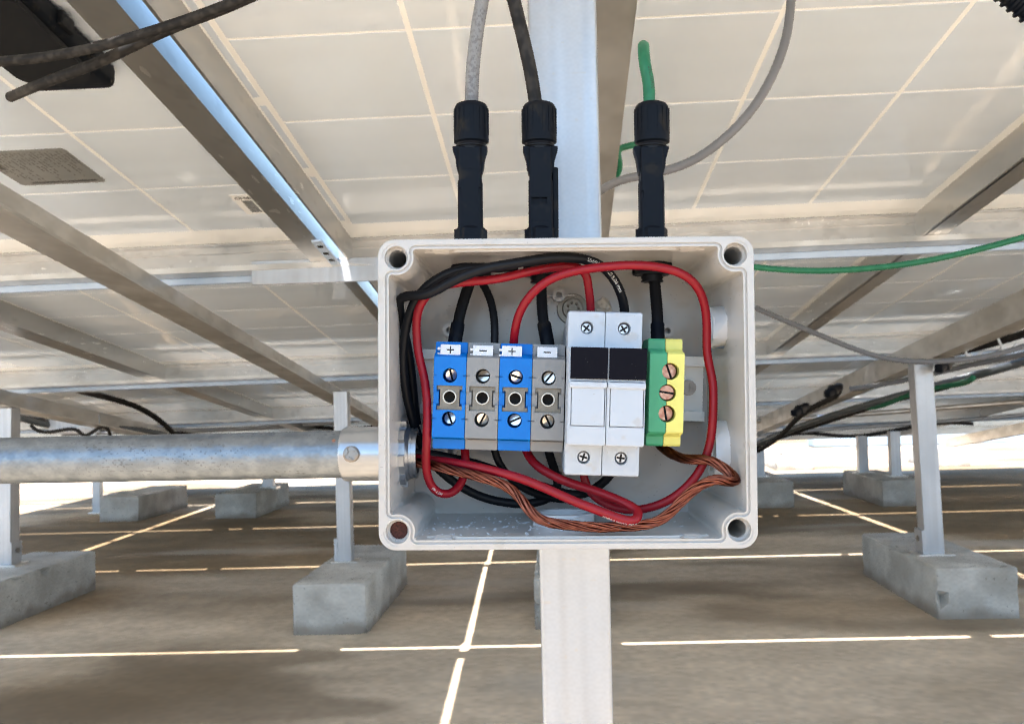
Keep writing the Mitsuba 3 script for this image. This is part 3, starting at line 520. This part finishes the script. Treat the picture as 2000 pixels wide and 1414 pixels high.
# ------------------------------------------------------------------ wires inside the box
def bpath(pts): return np.array([BO + BR @ bp(*p) * .001 for p in pts])
def wire(name, pts, r, m, label, cat, group='wires inside the junction box', sides=16): 
    q, sl = path(bpath(pts), .007); q = np.vstack([q, bpath(pts[-1:])]) if np.linalg.norm(q[-1] - bpath(pts[-1:])[0]) > .002 else q
    q = q + .0005 * np.stack([meshkit.noise(np.stack([np.arange(len(q)) * .55, np.full(len(q), len(taken) * 1.7), np.full(len(q), 9. * c)], 1)) - .5 for c in range(3)], 1); k = thing(name, label, cat, group); obj('insulation', tube(q, r * .001, sides=sides), m, k, smooth=True); return k, q
TOCAM = -BR[:, 1]
RW = 2.1
k, q = wire('red_wire', [(1152, 640, 36), (1154, 600, 34), (1150, 560, 30), (1138, 527, 26), (1105, 520, 24), (1050, 527, 22), (980, 543, 20), (905, 551, 20), (855, 563, 22), (826, 588, 24), (813, 630, 27), (818, 690, 29), (830, 750, 27), (834, 810, 24), (833, 860, 23), (832, 905, 26), (842, 945, 30), (867, 964, 34), (896, 950, 38), (908, 915, 42), (906, 870, 46), (900, 850, 50)], RW, 'm_red', 'red wire down the left side with a U bend under the first terminal', 'wire')
obj('lettering', tube_text(q, RW * .001, 'FR-LSH', .0012, path(q, .001)[1][-1] - .046, TOCAM), 'm_print_white', k, smooth=False)
k, q = wire('red_wire', [(1003, 700, 40), (1003, 672, 34), (1007, 640, 28), (1021, 600, 22), (1050, 563, 17), (1095, 537, 14), (1170, 522, 12), (1250, 519, 12), (1315, 529, 14), (1353, 551, 17), (1374, 590, 22), (1380, 640, 27), (1381, 690, 29), (1391, 740, 29), (1393, 800, 28), (1388, 860, 29), (1368, 915, 30), (1330, 960, 30), (1280, 988, 32), (1230, 995, 36), (1185, 985, 42), (1155, 962, 44), (1141, 930, 44), (1140, 900, 46)], RW, 'm_red', 'red wire arching from the third terminal over the top and down the right side', 'wire')
k, q = wire('red_wire', [(1020, 850, 48), (1030, 885, 42), (1050, 910, 36), (1090, 933, 30), (1150, 955, 24), (1205, 975, 18), (1240, 994, 12), (1250, 1010, 8), (1232, 1015, 6), (1190, 1005, 7), (1130, 982, 9), (1060, 951, 14), (980, 924, 20), (900, 906, 28), (830, 896, 38), (800, 893, 42), (740, 890, 42)], RW * 1.05, 'm_red', 'red wire from the conduit with a tight hairpin bend at the bottom', 'wire')
obj('lettering', tube_text(q, RW * 1.05e-3, 'FR-LSH PVC 1100V 6 SQMM', .0011, .078, unit(TOCAM + BR[:, 2] * -1.3)), 'm_print_white', k, smooth=False)
BW = 2.1
k, q = wire('black_wire', [(1221, 640, 38), (1220, 605, 36), (1212, 572, 31), (1190, 535, 25), (1155, 511, 19), (1110, 503, 15), (1050, 507, 12), (980, 519, 10), (920, 533, 10), (870, 557, 13), (830, 575, 17), (797, 578, 21), (783, 585, 25), (781, 610, 32), (790, 650, 40), (800, 700, 46), (806, 760, 50), (815, 830, 52)], 2.35, 'm_black_wire', 'black wire with white print arching over the top to the right fuse holder', 'wire')
obj('lettering', tube_text(q, 2.35e-3, 'HW-LS 5.06 mm2 1100V', .0016, .016, TOCAM, -1) if 0 else tube_text(q[::-1], 2.35e-3, 'IS694 HW-LS 5.06 mm', .0017, path(q, .001)[1][-1] - .047, TOCAM), 'm_print_white', k, smooth=False)
wire('black_wire', [(1010, 520, 22), (950, 523, 20), (895, 528, 19), (845, 552, 21), (812, 586, 25), (793, 640, 31), (787, 700, 35), (793, 760, 39), (806, 820, 46), (830, 880, 54), (870, 928, 60), (925, 963, 64), (985, 981, 66), (1040, 983, 68), (1085, 960, 70), (1080, 910, 66), (1074, 860, 60)], 2.3, 'm_black_wire', 'black wire hugging the left wall and sweeping along the bottom under the terminals', 'wire')
wire('black_wire', [(740, 884, 42), (800, 884, 42), (850, 889, 46), (905, 900, 50), (965, 918, 52), (1020, 938, 50), (1075, 955, 48), (1125, 966, 50), (1160, 955, 52), (1190, 930, 50), (1200, 905, 48)], 2.3, 'm_black_wire', 'black wire from the conduit running behind the red wires to the right fuse holder', 'wire')
wire('black_wire', [(962, 850, 56), (968, 885, 56), (982, 915, 58), (1010, 945, 62), (1060, 968, 66), (1120, 975, 70)], 2.0, 'm_black_wire', 'thin black wire leaving the underside of the first grey terminal', 'wire')
GD = 54
gl = [(918, 921), (1056, 1055), (1272, 1276)]
for i, pts in enumerate(([(921, 540, 54), (912, 570, 52), (900, 610, 48), (892, 650, 44), (888, 680, 42), (888, 700, 44)], [(1057, 530, 54), (1058, 570, 52), (1060, 610, 48), (1066, 650, 44), (1071, 680, 42), (1072, 700, 44)], [(1279, 530, 54), (1280, 570, 52), (1283, 610, 48), (1284, 650, 44), (1285, 675, 42), (1285, 700, 44)])):
    k, q = wire('black_wire', pts, (2.9, 2.75, 3.0)[i], 'm_black_wire', ('thick black wire from the left connector down into the first blue terminal', 'thick black wire from the middle connector down into the second grey terminal', 'thick black wire from the right connector down into the earth terminal')[i], 'wire')
    obj('ferrule_sleeve', tube(path(q, .0005)[0][-38:-6], .00355, raw=True, sides=18), 'm_black', k, smooth=30)
wire('black_wire', [(930, 535, 56), (948, 565, 53), (961, 600, 48), (966, 640, 44), (965, 690, 42)], 2.0, 'm_black_wire', 'thinner black wire curving from the left connector into the first grey terminal', 'wire')
# bare twisted copper
cpts = bpath([(740, 900, 40), (800, 902, 36), (850, 910, 29), (905, 923, 23), (950, 935, 19), (990, 950, 17), (1022, 982, 13), (1050, 1010, 10), (1085, 1022, 8), (1140, 1028, 7), (1200, 1029, 7), (1255, 1025, 8), (1300, 1008, 8), (1335, 975, 8), (1365, 949, 8), (1402, 937, 8.5), (1428, 941, 10), (1436, 936, 12), (1418, 917, 16), (1385, 900, 20), (1345, 896, 27), (1312, 886, 38), (1288, 868, 48), (1285, 850, 52)])
q, s = path(cpts, .0012); t, uu, vv = frames(q); st = []
for ring, n, r in ((0, 1, .7), (1, 6, 1.2), (2, 11, 1.98)):
    for j in range(n):
        ph = 2 * math.pi * j / n + s / .052 * 2 * math.pi * (1 if ring != 1 else .8) + .5 * np.sin(s * 90 + j * 2.4) * .35
        rad = (0 if ring == 0 else r) * (1 + .10 * np.sin(s * 130 + j * 1.7)) * 1e-3
        st.append(tube(q + (np.cos(ph) * rad)[:, None] * uu + (np.sin(ph) * rad)[:, None] * vv, .00047, raw=True, sides=6))
solo('copper_cable', cat(*st), 'm_copper', 'bare twisted copper cable from the conduit across the bottom to the earth terminal', 'cable', smooth=True)

# ------------------------------------------------------------------ three black connectors through the top wall
GL = ['left black cable connector on top of the box, grey cable enters it', 'middle black connector on the box, with a broken clip, before the post', 'right black connector on top of the box, green cable enters it']
zt = HZ
for i, (xn, xc) in enumerate(((919, 920.5), (1056, 1053), (1272, 1273))):
    zc0, zc1 = bp(xc, 203, GD)[2], bp(xc, 285, GD)[2]; zf0, zf1 = bp(xn, 289, GD)[2], bp(xn, 340, GD)[2]
    xa = bp(xc, 245, GD)[0]; xb = bp(xn, 400, GD)[0]; g = thing('cable_connector', GL[i], 'connector', 'three black connectors on the box')
    R = 9.1
    prof = [(0, zc1), (R * .8, zc1), (R * .84, zc1 + .9), (R, zc1 + 1.6), (R * 1.0, zc1 + 3), (R * .965, zc0 - 3.6), (R * .93, zc0 - 1.8), (R * .84, zc0 - .6), (R * .7, zc0), (0, zc0)]
    cap = trimesh.creation.revolve(np.array(prof), sections=64); cap.apply_translation((xa, GD, 0)); cp = obj('cap', bm(cap), 'm_black', g, smooth=40)
    ribs = union([cube(R * .93, R * 1.012, -.55, .55, zc1 + 5.5, zc0 - 3.2).rotate((0, 0, a)).translate((xa, GD, 0)) for a in range(5, 360, 20)]); obj('grip_ribs', bm(ribs), 'm_black', cp)
    obj('thread_ring', bm(union([cyl_z((xa + xb) / 2, GD, zf0 - 1.5, zc1 + .6, R * .74), cyl_z((xa + xb) / 2, GD, zf0 + .1, zf0 + .8, R * .86)])), 'm_black_wire', g)
    collar = []
    for s in (-1, 1):
        arc = [(s * 5.0, 0), (s * 8.9, 0), (s * 9.1, -1.4), (s * 7.4, -7.0), (s * 7.1, -10.5), (s * 6.2, -14), (s * 5.0, -14)]
        c = CS([arc]); c = c if c.area() > 0 else CS([arc[::-1]])
        collar.append(ext_y(c, -3.6, 3.6).translate((xb, GD, zf0)))
    obj('claw', bm(union(collar)), 'm_black', g)
    zl = zt - 3
    bx = rcube(xb - 5.8, xb + 5.8, GD - 6.4, GD + 6.4, zl, zf0 - .4, 1.0, 12)
    bx = bx + rcube(xb - 6.3, xb + 6.3, GD - 5.0, GD + 5.0, zl, zf1 - 4, .8, 10)
    zs = bp(xn, (336, 436, 327)[i], GD)[2]; bx = bx - cube(xb - 6, xb + 6, GD - 8, GD - 6.15, zs - .15, zs + .15)
    zn = bp(xn, (372, 0, 378)[i], GD)[2] if i != 1 else 0
    if i != 1:
        for s in (-1, 1): bx = bx - cube(xb + s * 4.6, xb + s * 6.5, GD - 8, GD - 4, zn - .25, zn + .25) - cube(xb + s * 4.5, xb + s * 4.8, GD - 8, GD - 5.6, zn - 3.6, zn)
    else:
        za, zb_ = bp(xn, 388, GD)[2], bp(xn, 408, GD)[2]
        bx = bx - cube(xb - 4.8, xb + 3.2, GD - 8, GD - 4.2, zb_ + 1.4, za - .6) + cube(xb - .6, xb + .4, GD - 5.6, GD - 4, zb_, za) + cube(xb + 4.2, xb + 5.6, GD - 6.6, GD - 5, zb_, zb_ + 3)
        bx = bx - cube(xb - 5.9, xb + 5.9, GD - 8, GD - 6.0, za - .7, za - .25) + rcube(xb + 6.0, xb + 9.2, GD - 2, GD + 6, zl + 2, za + 16, .8, 8)
    obj('shank', bm(bx), 'm_black', g, smooth=30)
    zfl = bp(xn, 449, GD)[2]; fl_ = CS([[(8.7 * math.cos(a * math.pi / 3 + .2), 8.7 * math.sin(a * math.pi / 3 + .2)) for a in range(6)]]).extrude(zfl - zt).translate((xb, GD, zt)) + cyl_z(xb, GD, zfl - .1, zfl + 1.2, 8.0, 6.6)
    obj('lower_nut', bm(fl_), 'm_black', g)
    zi = HZ - 5.9
    obj('inner_nut', bm(hexnut('z', (xb, GD), zi - 5.6, zi + .8, 10.4, 0, 6, .15 + .3 * i)), 'm_black_wire', g)
    obj('inner_thread', bm(union([cyl_z(xb, GD, zi - 9.2, zi - 5, 5.2), cyl_z(xb, GD, zi - 7.4, zi - 6.6, 5.8), cyl_z(xb, GD, zi - 9.2, zi - 8.4, 5.7)])), 'm_black_wire', g)

def outside(name, pts, r, m, label, cat_='cable', group='cables under the array', part='sheath'):
    q = np.array([at_y(px, py, y) for px, py, y in pts]); k = thing(name, label, cat_, group); obj(part, tube(q, r, sides=16), m, k, smooth=True); return k, q
YB = .507
outside('grey_cable', [(921, 240, YB), (921, 200, YB), (924, 130, YB), (932, 60, YB), (942, 0, YB), (955, -60, YB), (985, -130, YB + .03), (1030, -160, YB + .08)], .0036, 'm_grey_cable', 'speckled grey cable rising from the left connector')
outside('black_cable', [(1050, 240, YB), (1046, 203, YB), (1034, 130, YB), (1018, 60, YB), (1003, 0, YB), (985, -60, YB), (960, -120, YB + .02), (900, -160, YB + .06)], .0036, 'm_black_dusty', 'dusty black cable rising from the middle connector')
k, q = outside('green_cable', [(1268, 240, YB), (1268, 198, YB), (1266, 160, YB), (1259, 122, YB), (1257, 98, YB + .004), (1257, 91, YB + .018), (1258, 100, YB + .05), (1264, 150, YB + .2), (1269, 220, YB + .36), (1266, 262, YB + .42), (1250, 279, YB + .43), (1222, 287, YB + .43), (1208, 294, YB + .43), (1207, 306, YB + .43), (1210, 324, YB + .44), (1203, 345, YB + .45), (1180, 370, YB + .46), (1150, 390, YB + .46)], .0031, 'm_green_cable', 'green earth cable bending back above the right connector')
obj('lettering', tube_text(q[::-1], .0031, 'INDIAN', .0022, path(q, .001)[1][-1] - .0285, unit(TOCAM + BR[:, 0] * .75)), 'm_print', k, smooth=False)
outside('grey_cable', [(1553, -60, .78), (1545, 0, .76), (1536, 70, .75), (1510, 145, .745), (1468, 215, .745), (1410, 275, .75), (1340, 320, .76), (1270, 340, .77), (1215, 352, .79), (1170, 375, .82), (1120, 420, .86)], .0035, 'm_grey_cable_plain', 'grey cable hanging in a wide curve at the upper right')
outside('green_cable', [(1380, 505, .9), (1476, 522, .9), (1590, 529, .9), (1700, 524, .9), (1800, 511, .9), (1900, 490, .9), (2000, 463, .9), (2100, 430, .9)], .0028, 'm_green_cable', 'dark green cable sagging to the right of the junction box')
outside('grey_cable', [(1400, 560, 1.7), (1480, 603, 1.7), (1590, 650, 1.7), (1700, 692, 1.7), (1770, 705, 1.7), (1850, 705, 1.7), (1930, 695, 1.7), (2000, 676, 1.7), (2100, 640, 1.7)], .0045, 'm_grey_cable_plain', 'distant grey cable sagging in front of the right rafter')
outside('black_cable', [(-120, 126, .62), (0, 121, .62), (120, 107, .62), (250, 76, .61), (380, 34, .60), (490, -8, .59), (600, -60, .58)], .0034, 'm_black_dusty', 'upper one of two thick black cables crossing the top left corner')
outside('black_cable', [(20, 190, .68), (48, 178, .66), (72, 168, .645), (130, 146, .637), (200, 119, .632), (290, 76, .628), (360, 46, .622), (430, 20, .616), (520, -20, .61), (640, -80, .60)], .0037, 'm_black_dusty', 'lower one of two thick black cables crossing the top left corner')
c0 = [(1915, -62, .6), (1962, -20, .6), (2003, 14, .6), (2060, 54, .6)]
q, s = path(np.array([at_y(*p) for p in c0]), .0008); cc = thing('corrugated_conduit', 'black corrugated cable conduit cutting the top right corner', 'conduit')
obj('hose', tube(q, .0075 + .0009 * np.sign(np.sin(s * 1300)), raw=True, sides=20), 'm_black', cc, smooth=30)

# ------------------------------------------------------------------ galvanised conduit into the left wall
zc = bp(782, 885, 42)[2]; cy = 42.
def axis_pt(px, py, d): return BO + BR @ bp(px, py, d) * .001
ca, cb_ = axis_pt(735, 886, 42), axis_pt(-60, 901, 55)
cu = unit(ca - cb_); side = unit(np.cross(cu, [0, 0, 1])); upv = np.cross(side, cu)
def along(m, o): return mapped(m, np.stack([cu, side, upv], 1), o)
start = BO + BR @ np.array([-WX - .3, cy, zc]) * .001
cd = thing('conduit', 'galvanised steel conduit entering the left wall of the junction box', 'conduit')
obj('pipe', along(cyl_x(0, 0, -.62, -.012, .01195, seg=64), start), 'm_galv', cd)
k = obj('coupling', along(union([cyl_x(0, 0, -.0225, 0, .0137, seg=64), cyl_x(0, 0, -.0237, -.0225, .0130, .0137, seg=64)]), start), 'm_galv_new', cd)
d0 = start - .0165 * cu
sv = unit(EYE - d0); sv = unit(sv - sv.dot(cu) * cu); sw = np.cross(cu, sv)
sm_ = (cyl_z(0, 0, .0130, .0152, .0040, seg=36) + cyl_z(0, 0, .0152, .0156, .0040, .0034, seg=36)) - cube(-.0032, .0032, -.0006, .0006, .0149, .017) - cube(-.0006, .0006, -.0032, .0032, .0149, .017) - cube(-.0014, .0014, -.0014, .0014, .0149, .017)
obj('set_screw', mapped(sm_.rotate((0, 0, 25)), np.stack([cu, sw, sv], 1) if np.linalg.det(np.stack([cu, sw, sv], 1)) > 0 else np.stack([cu, -sw, sv], 1), d0), 'm_dark_steel', k)
sp_ = trimesh.creation.icosphere(2, .0011); sp_.vertices *= [1, 1, .25]
rp = start - .0265 * cu; rd = unit(sv * .75 + upv * .55)
obj('rust_spot', mapped(sp_, np.stack([cu, unit(np.cross(rd, cu)), rd], 1), rp + rd * .0118), 'm_brass', cd, smooth=True)
xi = -WX + 5.3
lug = CS.circle(14.2, 64)
for a in range(8): lug = lug + CS.square((5.2, 3.4), True).translate((0, 15.2)).rotate(a * 45 + 10)
lug = lug - CS.circle(11.2, 64)
nut = lug.extrude(3.6).rotate((0, 90, 0)).translate((xi - .3, cy, zc)) + (MF.cylinder(1.6, 13.8, 12.8, 64) - MF.cylinder(4, 11.2, 11.2, 64).translate((0, 0, -1))).rotate((0, 90, 0)).translate((xi + 3.3, cy, zc))
obj('lock_nut', bm(nut), 'm_galv_new', cd)
bush = union([cyl_x(cy, zc, xi - 6, xi + 8.5, 12.2, seg=64), cyl_x(cy, zc, xi + 5.2, xi + 6.2, 12.8, seg=64), cyl_x(cy, zc, xi + 7.4, xi + 8.2, 12.6, seg=64)]) - cyl_x(cy, zc, xi - 7, xi + 10, 10.4, seg=64)
obj('bushing', bm(bush), 'm_galv_new', cd)

# ------------------------------------------------------------------ clutter along the far rafters
outside('grey_conduit', [(1450, 880, 3.6), (1600, 820, 3.0), (1750, 775, 2.6), (1900, 735, 2.35), (2050, 690, 2.15)], .010, 'm_galv', 'thin grey conduit with green wire along the underside of the right rafter', 'conduit', part='pipe')
outside('green_cable', [(1690, 795, 2.75), (1740, 785, 2.62), (1800, 762, 2.5), (1860, 752, 2.4), (1900, 738, 2.3)], .007, 'm_green_cable', 'green wire wrapped on the grey conduit at right')
outside('black_cable', [(1480, 880, 3.4), (1540, 835, 3.1), (1580, 800, 2.9), (1640, 770, 2.7), (1700, 735, 2.5), (1790, 705, 2.3), (1850, 692, 2.2), (1990, 655, 2.0), (2080, 615, 1.9)], .008, 'm_black_dusty', 'bundle of dark cables lying along the right rafter')
outside('grey_cable', [(1660, 760, 2.4), (1800, 735, 2.3), (1900, 712, 2.2), (2010, 690, 2.1), (2100, 660, 2.0)], .006, 'm_grey_cable_plain', 'grey cable running beside the dark bundle on the right rafter')
outside('grey_conduit', [(-60, 800, 2.6), (60, 822, 2.7), (130, 835, 2.8), (240, 838, 2.9), (330, 852, 3.2), (420, 862, 3.6)], .009, 'm_galv', 'thin grey conduit under the far left rafter', 'conduit', part='pipe')
outside('black_cable', [(-40, 752, 2.5), (10, 751, 2.5), (28, 762, 2.5), (30, 776, 2.5), (12, 786, 2.5), (-40, 788, 2.5)], .007, 'm_black_dusty', 'black cable loop at the left edge of the photo above the left post')
outside('black_cable', [(150, 762, 2.75), (215, 778, 2.8), (270, 796, 2.9), (310, 820, 3.0), (338, 846, 3.1), (360, 880, 3.2)], .0085, 'm_black_dusty', 'black cable drooping from the far left rafter behind the conduit')
outside('black_cable', [(60, 830, 2.7), (110, 842, 2.7), (150, 840, 2.7), (165, 850, 2.7), (190, 838, 2.7), (215, 850, 2.75)], .005, 'm_black_dusty', 'thin black cable in loops behind the conduit at far left')
lb = thing('bracket_plate', 'pale metal bracket plate hanging under the far left rafter', 'bracket'); b0 = at_y(95, 812, 2.75); b1 = at_y(195, 845, 2.75)
obj('plate', tm(rcube(b0[0], b1[0], 2.75, 2.756, b1[2], b0[2], .002, 6)), 'm_alu', lb); b2 = at_y(155, 840, 2.75); b3 = at_y(188, 868, 2.75); obj('tab', tm(rcube(b2[0], b3[0], 2.751, 2.757, b3[2], b2[2], .002, 6)), 'm_alu', lb)
for i, (px, py, y) in enumerate(((1563, 800, 2.6), (1628, 762, 2.45), (1845, 712, 2.1))):
    c = at_y(px, py, y); jn = thing('cable_joint', ('black cable joint nearest the box on the right rafter', 'black cable joint midway along the right rafter', 'black cable joint just right of the tall right post')[i], 'cable joint', 'black cable joints on the right rafter')
    obj('sleeve', tm(rcube(-.04, .04, -.009, .009, -.009, .009, .004, 8).rotate((0, -14, 50)).translate(c)), 'm_black', jn); obj('collar', tm(rcube(-.010, .010, -.012, .012, -.012, .012, .004, 8).rotate((0, -14, 50)).translate(c)), 'm_black_wire', jn)
for i, (px, py, y) in enumerate(((1862, 655, 2.0), (1930, 640, 1.95))):
    c = at_y(px, py, y); e = at_y(px + 30, py + 42, y)
    k = thing('cable_tie', ('pale cable tie looped on the right rafter', 'pale cable tie nearer the right edge of the photo')[i], 'cable tie'); obj('strap', tube(np.array([c, (c + e) / 2 + [.004, 0, 0], e, e + [.03, .01, .01]]), .0025, sides=8), 'm_tag', k, smooth=True); obj('head', tm(rcube(-.006, .006, -.005, .005, -.005, .005, .001, 6).translate(e)), 'm_tag', k)

# distant posts, cross tubes and dark runs under the last rows
for i, (x, y, lab) in enumerate(((-.62, 4.3, 'very distant thin post left of the junction box'), (-2.05, 4.2, 'very distant thin post at the far left edge'), (.35, 5.0, 'distant post at the low end behind the junction box'), (2.05, 4.4, 'very distant thin post at the far right'))):
    post(x, y, lab, w=.035, bracket=0, z0=.0)
for i, pts in enumerate(([(1480, 850, 4.2), (1620, 838, 4.2), (1800, 826, 4.2), (2100, 800, 4.2)], [(1480, 822, 3.7), (1640, 812, 3.7), (1900, 792, 3.7), (2100, 778, 3.7)], [(1500, 868, 4.5), (1580, 846, 4.4), (1660, 852, 4.4), (1760, 838, 4.4), (1900, 828, 4.4)], [(380, 825, 3.9), (500, 822, 3.9), (640, 836, 3.9), (760, 828, 3.9)], [(120, 848, 3.4), (300, 842, 3.5), (460, 838, 3.6), (700, 820, 3.8)])):
    outside(('cross_tube', 'cross_tube', 'black_cable', 'black_cable', 'cross_tube')[i], pts, (.008, .009, .008, .008, .008)[i], ('m_alu', 'm_rafter', 'm_black_dusty', 'm_black_dusty', 'm_alu')[i],
            ('thin pale cross tube under the lowest panels at right', 'brownish cross tube under the fourth row at right', 'dark cable sagging under the lowest panels at right', 'dark cable sagging under the far rows left of the box', 'thin pale cross tube under the far rows at left')[i], ('tube', 'tube', 'cable', 'cable', 'tube')[i], part=('tube', 'tube', 'sheath', 'sheath', 'tube')[i])
for i, (y0, y1, Y, r) in enumerate(((836, 780, 4.4, .016), (866, 812, 5.0, .013))):
    outside('tail_beam', [(-150, y0, Y), (900, (y0 + y1) / 2, Y), (2200, y1, Y)], r, 'm_rafter', ('brown cross beam under the last panel row, nearer of two', 'brown cross beam under the last panel row, farther of two')[i], 'beam', 'cross beams under the last panel row', part='tube')

outside('black_cable', [(-80, 806, 3.0), (100, 820, 3.05), (240, 834, 3.1), (330, 846, 3.3), (440, 862, 3.6)], .013, 'm_black_dusty', 'thick dark cable bundle lying along the far left rafter')
outside('black_cable', [(1470, 872, 3.6), (1550, 842, 3.3), (1640, 812, 3.0), (1720, 786, 2.8), (1850, 752, 2.6)], .012, 'm_black_dusty', 'thick dark cable bundle just above the grey conduit at right')

for key, entry in labels.items():
    if key.startswith(('tail_beam', 'low_wall', 'parapet_wall')) and 'category' in entry: entry['kind'] = 'thing'
